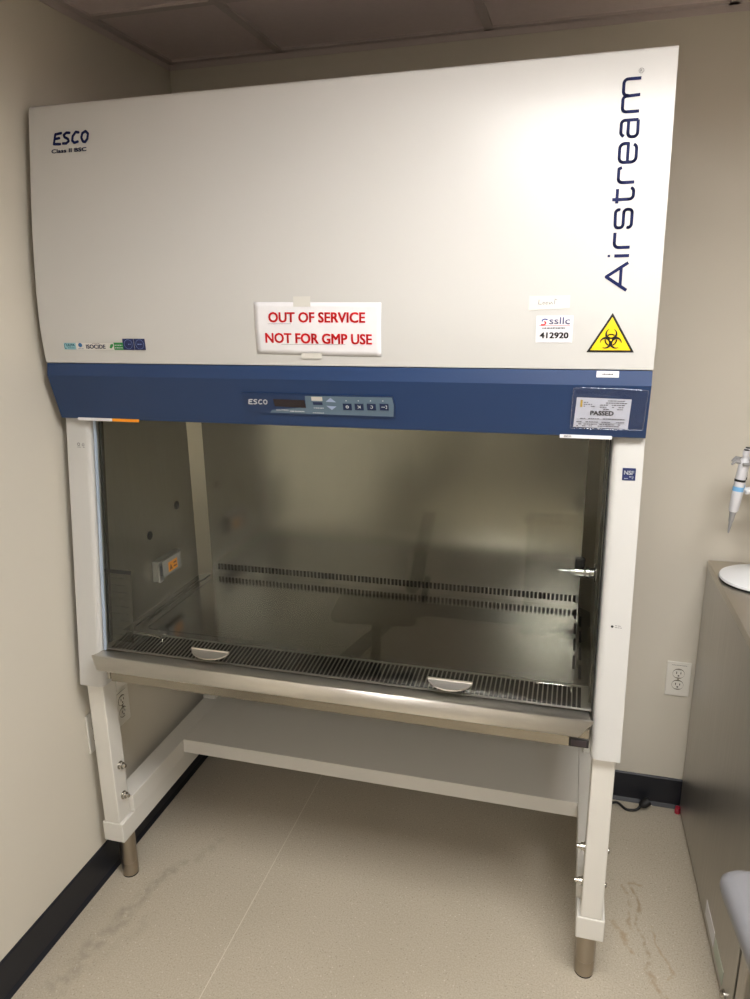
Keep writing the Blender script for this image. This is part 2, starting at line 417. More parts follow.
# side posts
for s in (0, 1):
    b = nb()
    poly = [(0, 0), (.052, 0)] + [(.052+.018*math.sin(t*math.pi/12), .018-.018*math.cos(t*math.pi/12)) for t in range(1, 7)] + [(.070, .06), (.066, .06), (.066, .02), (.0, .02)]
    if s: poly = [(W-x*.0635/.070, y) for x, y in poly][::-1]
    plan(b, poly, .655, 1.40, yoff=y0)
    post = obj('side_post', b, whitem, cab, smooth=.3)
    if s == 0:
        b = nb(); mp = lambda u, v: (u, y0(v)-EPS, v)
        b2 = nb(); scribble(b2, .03, .052, 1.292, .0012, mp, .9, 3)
        stroke2(b2, arc(.034, 1.299, .0035, .0035, 0, 360, 10), .0014, mp); stroke2(b2, arc(.047, 1.298, .003, .003, 0, 360, 10), .0014, mp)
        b.free(); obj('small_print', b2, greyink, post)
    else:
        mp = lambda u, v: (u, y0(v)-EPS, v)
        b = nb(); rect2(b, 1.3395, 1.3655, 1.277, 1.3025, mp); st = obj('service_sticker', b, badgem, post, label='small square blue sticker')
        b = nb(); mp2 = lambda u, v: (u, y0(v)-EPS*1.6, v)
        text2(b, 'NSF', 1.343, 1.362, 1.289, 1.297, mp2, bold=.02); scribble(b, 1.343, 1.362, 1.2845, .001, mp2, .8, 2)
        scribble(b, 1.344, 1.361, 1.2810, .001, mp2, .7, 4); obj('sticker_print', b, silverink, post)
        b = nb(); poly2(b, [(1.3415+.0028*math.cos(t*math.pi/8), .963+.0028*math.sin(t*math.pi/8)) for t in range(16)], mp); obj('black_dot', b, inkm, post)
        b = nb(); scribble(b, 1.347, 1.359, .9655, .0012, mp, .9, 5); scribble(b, 1.347, 1.361, .9615, .0012, mp, .9, 6); obj('small_print', b, greyink, post)
# body panels
b = nb()
box(b, 0, .012, .0, .64, .655, 1.506); box(b, W-.012, W, .0, .64, .655, 1.506)
box(b, .012, W-.012, .628, .64, .655, 1.506); box(b, .012, W-.012, -.012, .628, .655, .672)
obj('outer_body', b, whitem, cab)
# interior liner
cornm = mat('corner_steel', (196, 191, 178), .3, 1.)
XI0, XI1, YR, ZT, ZC = .071, W-.0665, .4935, .772, 1.462
CH = .034
NR = 95; p0_, pitch = .126, (1.274-.126)/95
us = [XI0+CH, XI1-CH]; hol = []
for i in range(NR):
    a_ = p0_+pitch*i; us += [a_, a_+.0070]; hol.append((a_, a_+.0070, .786, .806))
b = nb(); sheet(us, [ZT, .786, .806, ZC], hol, lambda u, v: (u, YR, v), b)
obj('rear_panel', b, linem, cab, solid=.0012, label='brushed steel rear wall with a row of slots')
for (p, q) in (((XI0, YR-CH), (XI0+CH, YR)), ((XI1, YR-CH), (XI1-CH, YR))):
    b = nb(); poly2(b, [(0, ZT-.005), (1, ZT-.005), (1, ZC), (0, ZC)], lambda u, v, p=p, q=q: (p[0]+(q[0]-p[0])*u, p[1]+(q[1]-p[1])*u, v))
    obj('corner_strip', b, cornm, cab, solid=.001)
for x in (XI0, XI1):
    b = nb(); poly2(b, [(y0(.70)+.03, .70), (YR-CH, .70), (YR-CH, ZC), (y0(ZC)+.03, ZC)], lambda u, v, x=x: (x, u, v))
    obj('side_liner', b, sidem, cab, solid=.001)
b = nb(); box(b, XI0, XI1, .035, YR, ZC, ZC+.004); box(b, .012, W-.012, .035, .045, ZC-.02, 1.47); obj('liner_top', b, sidem, cab)
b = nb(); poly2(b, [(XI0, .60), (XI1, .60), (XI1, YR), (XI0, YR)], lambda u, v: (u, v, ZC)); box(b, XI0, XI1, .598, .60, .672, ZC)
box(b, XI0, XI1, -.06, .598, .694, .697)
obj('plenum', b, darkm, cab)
# holes in left side wall
for yy, zz in ((.2044, .9913), (.3617, 1.0392)):
    b = nb(); lathe(b, (XI0+.0008, yy, zz), (1, 0, 0), [(0, .0125), (.0015, .0125), (.0018, .0115)], 20)
    obj('blanking_plug', b, blackm, cab, smooth=SM)
# work tray with staggered side slots
us = [XI0, XI1]; vs = [.034, YR]; hol = []
for side in (0, 1):
    for col in (0, 1):
        xa = (.0905 if col else .1045); xb = xa+.0065
        if side: xa, xb = W-xb, W-xa
        us += [xa, xb]
        for k in range(5 if col else 4):
            ya = .06+k*.098+(0 if col else .049); yb = ya+.070
            if yb > YR-.01: continue
            vs += [ya, yb]; hol.append((xa, xb, ya, yb))
b = nb(); sheet(us, vs, hol, lambda u, v: (u, v, ZT), b)
tray = obj('work_tray', b, traym, cab, solid=.0014, label='polished steel work surface')
b = nb()   # raised edge round the recessed middle
stroke2(b, [(.128, .46), (.128, .075)] + arc(.143, .075, .015, .015, 180, 270, 6) + arc(W-.143, .075, .015, .015, 270, 360, 6) + [(W-.128, .46)], .003, lambda u, v: (u, v, ZT+.0012))
obj('tray_bead', b, traym, tray, solid=.0008)
NG = 111; g0 = .088; gp = (W-.088-g0)/NG
us = [XI0, XI1]; hol = []
for i in range(NG):
    a_ = g0+gp*i+.0013; us += [a_, a_+.0077]; hol.append((a_, a_+.0077, -.050, .028))
b = nb(); sheet(us, [-.056, -.050, .028, .034], hol, lambda u, v: (u, v, .762+(v+.056)/.09*.0095), b)
obj('front_grille', b, grillem, cab, solid=.0016, label='slotted front air grille')
# clips lying on the grille
for xa, xb in ((.129, .2185), (1.1895, 1.2665)):
    b = nb(); tube(b, smooth_path([(xa, .006, .779), (xa+.005, .007, .781), (xb-.008, .001 if xa < 1 else .008, .781), (xb-.001, -.004, .780), (xb, -.008, .774)], 4), .0014, 8); obj('wire_clip', b, chromem, cab, smooth=1.)
# armrest
b = nb()
prof = [(-.047, .7555, .073), (-.088, .7592, .069), (-.0930, .7588, .0624), (-.0955, .7572, .0624), (-.1170, .7350, .090), (-.1180, .7330, .093), (-.1165, .7315, .094), (-.108, .7315, .094), (-.09, .735, .094)]
A_ = [(b.verts.new((x, y, z)), b.verts.new((W-x, y, z))) for y, z, x in prof]
for (p, q), (r, s) in zip(A_[:-1], A_[1:]): b.faces.new((p, q, s, r))
obj('armrest', b, armm, cab, solid=.0014, smooth=.12, label='brushed steel armrest along the sash opening')
b = nb(); box(b, .104, W-.068, -.084, -.02, .684, .7312, .002, 1); obj('drain_trough', b, mat('trough_steel', (160, 154, 142), .25, 1., noise=.04, nscale=14, stretch=(1, 4, 4)), cab, label='steel trough below the armrest')
b = nb(); box(b, 1.2675, 1.3095, -.0865, -.0835, .6872, .7085, .001, 1); cp = obj('end_cap', b, blackm, cab)
b = nb(); box(b, 1.272, 1.305, -.0875, -.0862, .6905, .7045, .0008, 1); obj('cap_label', b, mat('dark_maroon', (58, 48, 52), .5), cab)
b = nb(); box(b, .095, .104, -.085, -.02, .69, .726); obj('trough_bracket', b, boltm, cab)
# sash
def yg(z): return y0(z)+.012
b = nb()
vs_ = [b.verts.new((x, yg(z)+dy, z)) for x in (.0725, W-.0655) for z in (.7575, 1.455) for dy in (0, .005)]
for f in ((0, 1, 3, 2), (4, 6, 7, 5), (0, 4, 5, 1), (2, 3, 7, 6), (0, 2, 6, 4), (1, 5, 7, 3)): b.faces.new([vs_[i] for i in f])
sash = obj('glass_sash', b, glassm, cab, label='clear glass sash window')
for s in (0, 1):
    b = nb()
    p = [(.0735, .0065), (.0795, .0065), (.0795, .0115), (.0735, .0115)]
    if s: p = [(W-x+.0085+(x > .075)*.0035, y) for x, y in p][::-1]
    plan(b, p, .758, 1.40, yoff=y0); obj('edge_gasket', b, gasketm if not s else blackm, sash)
    b = nb()
    p = [(.0805, .019), (.0865, .019), (.0865, .03), (.0805, .03)]
    if s: p = [(W-x+.0115, y) for x, y in p][::-1]
    plan(b, p, .775, 1.40, yoff=y0); obj('guide_rail', b, mat('rail_dark', (62, 60, 54), .4, .6), sash)
b = nb()
for k in range(150):
    zz = .80+k*.0037; rect2(b, .0822, .0848, zz, zz+.0018, lambda u, v: (u, y0(v)+.0186, v))
obj('rail_teeth', b, inkm, cab)
for hx in (.3830, .9955):
    b = nb(); n_ = 14
    zt = .7925; yb_ = yg(zt)
    for zz, dz in ((zt, 0), (zt-.004, 0)):
        pass
    top = [(hx+.052*math.cos(math.pi+math.pi*i/n_), yb_+.030*math.sin(math.pi+math.pi*i/n_), zt-.010*math.sin(math.pi*i/n_)) for i in range(n_+1)]
    vt = [b.verts.new(p) for p in top]; vb = [b.verts.new((p[0], p[1]+.001, p[2]-.004)) for p in top]
    b.faces.new(vt); b.faces.new(vb[::-1])
    for i in range(n_): b.faces.new((vt[i], vb[i], vb[i+1], vt[i+1]))
    b.faces.new((vt[0], vt[-1], vb[-1], vb[0])); box(b, hx-.052, hx+.052, yb_-.004, yb_-.0008, zt-.006, zt+.002)
    obj('sash_handle', b, footl, cab, smooth=.5, label='half-round metal handle at the foot of the glass')

# gas service valve on the right interior wall
gx, gy, gz = XI1-.0005, .20, .990
v_ = obj('service_valve', (lambda b: (lathe(b, (gx, gy, gz), (-1, 0, 0), [(0, .023), (.004, .023), (.006, .020), (.007, .012), (.016, .011), (.018, .0145), (.025, .0145), (.026, .009), (.030, .0085), (.031, .0130), (.052, .0130), (.052, .006), (.056, .006), (.057, .0075), (.061, .0075), (.063, .005), (.068, .0055), (.069, .0042), (.075, .0048), (.076, .0036), (.082, .0042), (.083, .003), (.088, .0036), (.089, .0022), (.095, .0016)], 24),
    lathe(b, (gx-.041, gy, gz), (0, 0, 1), [(-.010, .005), (-.006, .0065), (.0, .0065), (.014, .006)], 20)) and b)(nb()), mat('dark_chrome', (190, 190, 190), .12, 1.), cab, smooth=SM, label='chrome gas valve with a ribbed hose nozzle')
b = nb()
lathe(b, (gx-.041, gy, gz+.013), (0, 0, 1), [(0, .0085), (.002, .0125), (.020, .0125), (.023, .011)], 12); obj('valve_knob', b, mat('valve_knob_black', (40, 40, 42), .25), v_, smooth=.3)
# inner instruction label and glazing ghost on left wall
b = nb(); mpw = lambda u, v: (u, yg(v)+.0052, v)
rect2(b, .079, .158, .782, .965, mpw); lab = obj('instruction_label', b, filmm, cab, label='faded instruction label behind the glass, lower left')
b = nb(); mpw = lambda u, v: (u, yg(v)+.0049, v); rect2(b, .079, .158, .965, .975, mpw)
for k in range(9): scribble(b, .084, .148, .953-k*.019, .0009, mpw, .85, 40+k)
obj('label_print', b, inkm, lab)

# marks on hood
def lab_obj(name, fn, m_, par, off=EPS, mp=hoodmap, label=None):
    b = nb(); fn(b, mp(off)); return obj(name, b, m_, par, label=label)
def esco(bm, mp, u0, u1, v0, v1, w):
    g = (u1-u0)/4.35; X = lambda i, t: u0+g*(i*1.12)+g*t; Y = lambda t: v0+(v1-v0)*t
    sh = lambda pts, i: [(X(i, p[0]+.1*(p[1]-.5)), Y(p[1])) for p in pts]
    stroke2(bm, sh([(.92, .98), (.18, .90), (.06, .06), (.86, .02)], 0), w, mp, 'round'); stroke2(bm, sh([(.12, .5), (.72, .55)], 0), w, mp, 'round')
    stroke2(bm, sh([(.85, .95), (.45, .98), (.15, .80), (.25, .60), (.70, .42), (.80, .22), (.5, .04), (.08, .06)], 1), w, mp, 'round')
    stroke2(bm, sh([(.86, .92), (.5, .98), (.15, .62), (.12, .25), (.38, .04), (.82, .12)], 2), w, mp, 'round')
    stroke2(bm, sh([(.35, .10), (.12, .45), (.22, .82), (.6, .98), (.92, .75), (.88, .3), (.62, .04), (.35, .10), (.2, .3)], 3), w, mp, 'round')
def f_(bm, mp):
    esco(bm, mp, .0655, .1565, 1.9885, 2.0125, .0058)
lab_obj('maker_logo', f_, navym, hood)
lab_obj('class_lettering', lambda bm, mp: text2(bm, 'Class II BSC', .0595, .1505, 1.9705, 1.9785, mp, bold=.025), navym, hood)
# vertical lettering
BX = 1.3185
def vm(off):
    return lambda u, v: (BX-v, hy(u)-off, u)
SW = .0056; XH = .0295
def ltr_early(bm, mp):
    stroke2(bm, [(1.654, .0005), (1.6791, .0385), (1.7040, .0005)], .0058, mp); stroke2(bm, [(1.6625, .0125), (1.6960, .0125)], SW, mp)
    stroke2(bm, [(1.7165, 0), (1.7165, .0265)], SW, mp); rect2(bm, 1.7143, 1.7187, .034, .0385, mp)
    stroke2(bm, [(1.7315, 0), (1.7315, .020)] + arc(1.7390, .0205, .0075, .0075, 180, 90, 5) + [(1.7580, .028)], SW, mp)
    def s(u0, u1):
        c = .006
        return [(u1-.001, XH-.008)] + arc(u1-c, XH-c, c, c, 0, 90, 4) + arc(u0+c, XH-c, c, c-.0005, 90, 180, 4) + arc(u0+c, XH/2+c-.0005, c, c-.0005, 180, 270, 4)[:] + arc(u1-c, XH/2-c+.0005, c, c-.0005, 90, 0, 4) + arc(u1-c, c, c, c, 0, -90, 4) + arc(u0+c, c, c, c, 270, 180, 4) + [(u0+.0005, .008)]
    stroke2(bm, s(1.7665, 1.7985), SW, mp)
def ltr_late(bm, mp):
    stroke2(bm, [(1.8165, .037), (1.8165, .007)] + arc(1.8235, .007, .007, .007, 180, 270, 5) + [(1.8300, 0), ] + arc(1.8300, .006, .006, .006, 270, 350, 4), SW, mp)
    stroke2(bm, [(1.8095, .0285), (1.8350, .0285)], SW, mp)
    stroke2(bm, [(1.8460, 0), (1.8460, .021)] + arc(1.8530, .0215, .007, .007, 180, 90, 5) + [(1.8700, .0285)] + arc(1.866, .022, .006, .0065, 90, 10, 3)[-1:], SW, mp)
    c = .008
    stroke2(bm, [(1.8815, XH/2), (1.9135, XH/2)] + arc(1.9135-c, XH-c, c, c, 0, 90, 5) + arc(1.8810+c, XH-c, c, c, 90, 180, 5) + arc(1.8810+c, c, c, c, 180, 270, 5) + arc(1.9120-c, c, c, c, 270, 340, 4), SW, mp)
    stroke2(bm, [(1.9260, XH-.006)] + arc(1.9260+.007, XH-.006, .006, .006, 150, 90, 3) + arc(1.9535-.006, XH-.006, .006, .006, 90, 0, 5) + [(1.9535, 0)], SW, mp)
    stroke2(bm, [(1.9535, .0005)] + arc(1.9245+.007, .0075, .007, .0075, 270, 180, 5) + arc(1.9245+.007, .0105, .007, .0065, 180, 90, 5) + [(1.9535, .017)], SW, mp)
    stroke2(bm, [(1.9680, 0), (1.9680, XH-.007)] + arc(1.9680+.007, XH-.007, .007, .007, 180, 90, 5) + arc(1.9950-.006, XH-.007, .006, .007, 90, 0, 5) + [(1.9960, 0)], SW, mp)
    stroke2(bm, [(1.9960, XH-.009)] + arc(1.9960+.007, XH-.007, .007, .007, 180, 90, 5) + arc(2.0240-.007, XH-.007, .007, .007, 90, 0, 5) + [(2.0240, 0)], SW, mp)
lab_obj('series_lettering', lambda bm, mp: (ltr_early(bm, mp), ltr_late(bm, mp)), navym, hood, mp=vm)
lab_obj('registered_mark', lambda bm, mp: (stroke2(bm, arc(1.3178, 2.0365, .0042, .0042, 0, 360, 20), .0007, mp), text2(bm, 'R', 1.3158, 1.3198, 2.034, 2.039, mp)), greyink, hood)
# warning triangle
T3 = [(1.2525, 1.539), (1.3405, 1.539), (1.2965, 1.6130)]
def off_tri(d):
    cx, cz = sum(p[0] for p in T3)/3, sum(p[1] for p in T3)/3
    return [(cx+(p[0]-cx)*d, cz+(p[1]-cz)*d) for p in T3]
wt = lab_obj('warning_triangle', lambda bm, mp: band2(bm, off_tri(1), mp), inkm, hood, label='triangular biohazard warning sticker')
b = nb(); band2(b, off_tri(.84), hoodmap(EPS*1.5)); obj('yellow_field', b, yellowm, wt)
def biohaz(bm, mp, cx, cy, s, pm):
    for k in range(3):
        a = math.radians(90+120*k); ca, sa = math.cos(a), math.sin(a)
        R1, r1 = .56*s, .40*s; d1, d2 = .52*s, .64*s; n = 28
        def P(d, R, t): return (cx+(d+R*math.cos(t))*ca-R*math.sin(t)*sa, cy+(d+R*math.cos(t))*sa+R*math.sin(t)*ca)
        t0 = math.radians(32); ts = [t0+(2*math.pi-2*t0)*i/n for i in range(n+1)]
        for ta, tb in zip(ts[:-1], ts[1:]):
            f = lambda t: (r1-.0*s)
            poly2(bm, [P(d1, R1, ta), P(d1, R1, tb), P(d2, r1, tb), P(d2, r1, ta)], mp)
    # ring arcs
    for k in range(3):
        stroke2(bm, arc(cx, cy, .52*s, .52*s, 90+120*k-36, 90+120*k+36, 10), .13*s, mp)
        stroke2(bm, arc(cx, cy, .46*s, .46*s, 30+120*k-12, 30+120*k+12, 6), .07*s, mp) if False else None
b = nb(); biohaz(b, hoodmap(EPS*2.2), 1.2965, 1.5625, .0200, None); obj('biohazard_symbol', b, inkm, wt)
b = nb(); poly2(b, [(1.2965+.0020*math.cos(t*math.pi/8), 1.5625+.0020*math.sin(t*math.pi/8)) for t in range(16)], hoodmap(EPS*2.8)); obj('symbol_centre', b, yellowm, wt)
# certification logos, lower left
lb = lab_obj('logo_strip', lambda bm, mp: rect2(bm, .0585, .222, 1.5370, 1.5525, mp), mat('pale_strip', (214, 212, 206), .4), hood)
def zz(u): return 1.5450+(u-.055)*.0
o2 = lambda: hoodmap(EPS*1.5); o3 = lambda: hoodmap(EPS*2)
b = nb(); rect2(b, .0595, .0925, 1.5370, 1.5525, o2()); obj('teal_logo', b, tealm, hood)
b = nb(); text2(b, 'ULPA', .067, .0895, 1.5445, 1.5505, o3(), bold=.02); stroke2(b, arc(.0655, 1.5447, .005, .006, 90, 270, 8), .0014, o3()); scribble(b, .070, .089, 1.541, .0012, o3(), .9, 9)
obj('logo_print', b, mat('teal_ink', (30, 92, 112), .5), hood)
b = nb(); poly2(b, [(.1045+.0055*math.cos(t*math.pi/8), 1.5475+.005*math.sin(t*math.pi/8)) for t in range(16)], o2()); scribble(b, .098, .112, 1.539, .0012, o2(), .9, 10); obj('globe_logo', b, mat('globe_blue', (60, 110, 160), .5), hood)
b = nb(); text2(b, 'ISOCIDE', .1205, .1720, 1.5395, 1.5485, o2(), bold=.02); scribble(b, .138, .158, 1.5515, .0008, o2(), .9, 11); obj('isocide_lettering', b, navym, hood)
b = nb(); rect2(b, .1955, .220, 1.5370, 1.5535, o2()); poly2(b, [(.183, 1.541), (.188, 1.5400), (.1935, 1.5455), (.1935, 1.5505), (.187, 1.5495)], o2()); obj('green_logo', b, greenm, hood)
b = nb(); scribble(b, .198, .218, 1.5475, .0018, o3(), .95, 12); scribble(b, .198, .218, 1.5415, .0018, o3(), .95, 13); obj('green_logo_print', b, silverink, hood)
b = nb(); rect2(b, .2195, .2490, 1.5370, 1.5625, o2()); rect2(b, .2498, .2785, 1.5370, 1.5625, o2()); obj('navy_logo', b, badgem, hood)
b = nb()
for cx in (.2345, .2645): stroke2(b, arc(cx, 1.5498, .0105, .0105, 0, 360, 20), .0007, o3()); scribble(b, cx-.006, cx+.006, 1.550, .002, o3(), .95, int(cx*1e4))
obj('navy_logo_print', b, mat('pale_blue_ink', (120, 140, 190), .5), hood)
# ssllc asset sticker
bq = nb(); band2(bq, [(1.1545, 1.5570), (1.2245, 1.5570), (1.2245, 1.6085), (1.1545, 1.6085)], hoodmap(EPS)); asset = tag(obj('asset_sticker', bq, labelm), 'white asset sticker printed ssllc 412920 on the white hood', 'sticker')
b = nb(); text2(b, '412920', 1.1625, 1.2165, 1.5655, 1.5765, hoodmap(EPS*1.6), bold=.022); obj('number_print', b, inkm, asset)
b = nb(); text2(b, 'ssllc', 1.1795, 1.2185, 1.5925, 1.6055, hoodmap(EPS*1.6), bold=.005); obj('name_print', b, mat('slate_ink', (84, 84, 128), .5), asset)
b = nb(); stroke2(b, arc(1.171, 1.5985, .0055, .0035, 30, 200, 8), .0022, hoodmap(EPS*1.6)); obj('swoosh_blue', b, mat('blue_ink', (60, 76, 156), .5), asset)
b = nb(); stroke2(b, arc(1.1665, 1.5945, .0062, .0035, 60, -120, 8), .0022, hoodmap(EPS*1.6)); rect2(b, 1.160, 1.2185, 1.5896, 1.5903, hoodmap(EPS*1.6)); obj('swoosh_red', b, redink, asset)
b = nb(); scribble(b, 1.1665, 1.2100, 1.5850, .0020, hoodmap(EPS*1.6), .95, 21); obj('small_print', b, inkm, asset)
bq = nb(); band2(bq, [(1.1385, 1.6185), (1.2165, 1.6225), (1.2165, 1.6462), (1.1390, 1.6462)], hoodmap(EPS)); note = tag(obj('handwritten_label', bq, mat('cream_tape', (214, 211, 204), .5)), 'small off-white tape strip with faint handwriting above the asset sticker', 'label')
b = nb(); mp = hoodmap(EPS*1.6)
stroke2(b, [(1.158, 1.6385), (1.157, 1.6305), (1.163, 1.6300)], .0009, mp); stroke2(b, arc(1.167, 1.632, .002, .0018, 0, 330, 8), .0008, mp); stroke2(b, arc(1.173, 1.632, .002, .0018, 30, 330, 8), .0008, mp)
stroke2(b, [(1.177, 1.634), (1.1785, 1.630), (1.182, 1.634), (1.184, 1.630)], .0008, mp); stroke2(b, [(1.192, 1.638), (1.188, 1.640), (1.187, 1.630)], .0009, mp)
obj('pencil_writing', b, greyink, note)
# out of service sign
def sign_poly(o=0.): return [(.5540+o, 1.6405), (.6969, 1.6400), (.8400-o, 1.6365), (.8395-o, 1.5800), (.8385-o, 1.5270), (.7600, 1.5262), (.6600, 1.5295), (.5565+o, 1.5310), (.5550+o, 1.5600)]
bq = nb()
nu, nv = 24, 10; G = {}
for i in range(nu+1):
    for j in range(nv+1):
        u = i/nu; v = j/nv
        x = (.5562*(1-v)+.5540*v)*(1-u)+(.8385*(1-v)+.8400*v)*u; z = (1.5312-.0045*u)*(1-v)+(1.6408-.004*u)*v
        G[i, j] = bq.verts.new((x, hy(z)-.0016-.0006*math.sin(u*7+v*3)*math.sin(v*5), z))
for i in range(nu):
    for j in range(nv): bq.faces.new((G[i, j], G[i+1, j], G[i+1, j+1], G[i, j+1]))
sign = tag(obj('paper_sign', bq, paperm, solid=.0003, smooth=1.), 'white paper sign with red words out of service taped on the hood', 'sign')
sm_ = lambda off=.0: (lambda u, v: (u, hy(v)-.0028-off, v))
b = nb(); text2(b, 'OUT OF SERVICE', .5885, .8045, 1.5975, 1.6180, sm_(), bold=.017, ang=-.008); obj('red_lettering', b, redink, sign)
b = nb(); text2(b, 'NOT FOR GMP USE', .5790, .8185, 1.5535, 1.5740, sm_(), bold=.017, ang=-.012); obj('red_lettering', b, redink, sign)
b = nb(); rect2(b, .586, .640, 1.5945, 1.5951, sm_()); rect2(b, .615, .76, 1.5512, 1.5518, sm_()); obj('underline', b, greyink, sign)
for (xa, xb, za, zb) in ((.6465, .6850, 1.6300, 1.6510), (.6600, .7060, 1.5215, 1.5330)):
    b = nb(); rect2(b, xa, xb, za, zb, lambda u, v: (u, hy(v)-.0031, v)); obj('tape_piece', b, tapem, sign, solid=.0001)
# small white tag on blue, cover labels
bq = nb(); rect2(bq, 1.2745, 1.3165, 1.4905, 1.5025, bluemap(EPS)); tg = tag(obj('small_label', bq, labelm), 'small white printed label on the blue band above the plastic pouch', 'label')
b = nb(); scribble(b, 1.284, 1.306, 1.4965, .0028, bluemap(EPS*1.6), .95, 31); obj('print', b, greyink, tg)
# certificate pouch
pm = lambda off: (lambda u, v: (u, by(v)-off, v))
bq = nb(); poly2(bq, [(1.2330, 1.4690), (1.3720, 1.4665), (1.3695, 1.3850), (1.2300, 1.3845)], pm(.0042)); pouch = tag(obj('document_pouch', bq, pouchm, solid=.0004), 'clear plastic pouch holding a certificate on the right end of the blue band', 'pouch')
b = nb(); 
edge = [(1.2330, 1.4690), (1.25, 1.4700), (1.29, 1.4695), (1.33, 1.4688), (1.3715, 1.4668), (1.3730, 1.4640), (1.3722, 1.44), (1.3715, 1.41), (1.3700, 1.3860), (1.3660, 1.3848), (1.33, 1.3842), (1.28, 1.3842), (1.2325, 1.3842), (1.2300, 1.3870), (1.2310, 1.41), (1.2318, 1.44), (1.2330, 1.4690)]
tube(b, [pm(.0044)(u, v) for u, v in edge], .0008, 6); obj('welded_rim', b, clear_material('rim_plastic', (.75, .8, .9), .08, 1.9, 2.2), pouch, smooth=2.)
bq = nb(); poly2(bq, [(1.2400, 1.4500), (1.3440, 1.4478), (1.3420, 1.3858), (1.2360, 1.3870)], pm(.0018)); cert = tag(obj('certificate', bq, paperm), 'white certificate card printed passed inside the plastic pouch', 'certificate')
b = nb(); mp = pm(.0026)
text2(b, 'PASSED', 1.2680, 1.3120, 1.4135, 1.4225, mp, bold=.018)
for k, (ua, ub, vv) in enumerate([(1.300, 1.332, 1.4440), (1.296, 1.336, 1.4395), (1.285, 1.335, 1.4350), (1.285, 1.330, 1.4305), (1.292, 1.333, 1.4262), (1.254, 1.262, 1.4400), (1.254, 1.270, 1.4360), (1.254, 1.276, 1.4320), (1.242, 1.334, 1.4060), (1.242, 1.334, 1.3990), (1.246, 1.336, 1.3940), (1.242, 1.330, 1.3902)]):
    scribble(b, ua, ub, vv, .0014, mp, .8, 60+k)
for vv in (1.4040, 1.3965): rect2(b, 1.242, 1.335, vv, vv+.0004, mp)
obj('printed_text', b, inkm, cert)
b = nb(); rect2(b, 1.2475, 1.2515, 1.4300, 1.4450, mp); obj('yellow_logo', b, mat('mustard_ink', (206, 168, 50), .5), cert)
# labels on the fascia's lower edge
def lowlab(x0, x1, m_, nm, lab):
    b = nb(); box(b, x0, x1, by(1.3690)-.0016, by(1.3690)-.0002, 1.3625, 1.3695); return tag(obj(nm, b, m_), lab, 'label')
lowlab(.050, .146, labelm, 'edge_label', 'white strip label under the left end of the blue band')
lowlab(.1465, .221, orangem, 'edge_label', 'orange strip label under the left end of the blue band')
o = lowlab(1.2105, 1.3135, labelm, 'edge_label', 'white strip label under the right end of the blue band')
b = nb(); text2(b, 'ESCO', 1.219, 1.233, 1.3645, 1.3678, lambda u, v: (u, by(1.369)-.0020, v), bold=.02); obj('print', b, inkm, o)

# control panel
PU0, PU1 = .507, .8645
def pmap(off=.0): return lambda u, v: (u, by(v)-.0030-off, v)
def pu(c): return .507+(c-10)/728*.3575
def pv(r, c=370): 
    top = 55+(c-10)/728*18; return 1.4434-(r-top)/118*.0500
b = nb()
poly_ = [(pu(12), pv(55, 12)), (pu(730), pv(75, 738)), (pu(738), pv(120, 738)), (pu(733), pv(186, 733)), (pu(722), pv(189, 733)), (pu(45), pv(168, 45)), (pu(28), pv(160, 28))]
vt = [b.verts.new(pmap()(u, v)) for u, v in poly_]; vb = [b.verts.new((u, by(v)-.0002, v)) for u, v in poly_]
b.faces.new(vt); b.faces.new(vb[::-1])
for i in range(len(vt)): b.faces.new((vt[i], vt[(i+1) % len(vt)], vb[(i+1) % len(vt)], vb[i]))
cpn = obj('control_panel', b, panelm, cab, label='long blue and grey control keypad')
b = nb(); poly2(b, [(pu(150), pv(150, 150)), (pu(320), pv(135, 320)), (pu(322), pv(72, 322)), (pu(726), pv(80, 726)), (pu(732), pv(120, 732)), (pu(726), pv(182, 726)), (pu(140), pv(165, 140))], pmap(.0004)); obj('grey_field', b, panelg, cpn)
b = nb(); poly2(b, [(pu(165), pv(90, 165)), (pu(318), pv(95, 318)), (pu(320), pv(138, 320)), (pu(168), pv(130, 168))], pmap(.0008)); obj('display', b, screenm, cpn)
b = nb(); esco(b, pmap(.0008), pu(40), pu(134), pv(118, 85), pv(93, 85), .0026)
obj('panel_logo', b, silverink, cpn)
b = nb(); text2(b, 'SENTINEL', pu(172), pu(236), pv(155, 200), pv(147, 200), pmap(.0008)); obj('panel_print', b, silverink, cpn)
b = nb(); scribble(b, pu(240), pu(310), pv(157, 270), .0022, pmap(.0008), .95, 71); obj('panel_print', b, silverink, cpn)
b = nb()
scribble(b, pu(358), pu(405), pv(138, 380), .0016, pmap(.0008), .9, 72); scribble(b, pu(350), pu(405), pv(165, 380), .0012, pmap(.0008), .9, 73)
obj('panel_print', b, silverink, cpn)
for cx, s in ((443, 1), (443, -1)):
    b = nb()
    base_r = 104 if s > 0 else 126
    poly2(b, [(pu(cx-24), pv(base_r, cx)), (pu(cx+24), pv(base_r+2, cx)), (pu(cx), pv(base_r-22*s, cx))], pmap(.0008)); obj('arrow_key', b, mat('arrow_blue', (150, 166, 196), .4), cpn)
for cx in (515, 572, 628, 684):
    b = nb(); poly2(b, [(pu(cx+3*math.cos(t)), pv(98+3*math.sin(t), cx)) for t in (0, 1.2, 2.4, 3.6, 4.9)], pmap(.0008)); obj('indicator_light', b, silverink, cpn)
b = nb(); rect2(b, pu(352), pu(404), pv(99, 380), pv(77, 380), pmap(.0008)); obj('pale_key', b, mat('pale_key', (196, 192, 184), .5), cpn)
b = nb(); rect2(b, pu(357), pu(402), pv(121, 380), pv(106, 380), pmap(.0008)); obj('dark_key', b, buttonm, cpn)
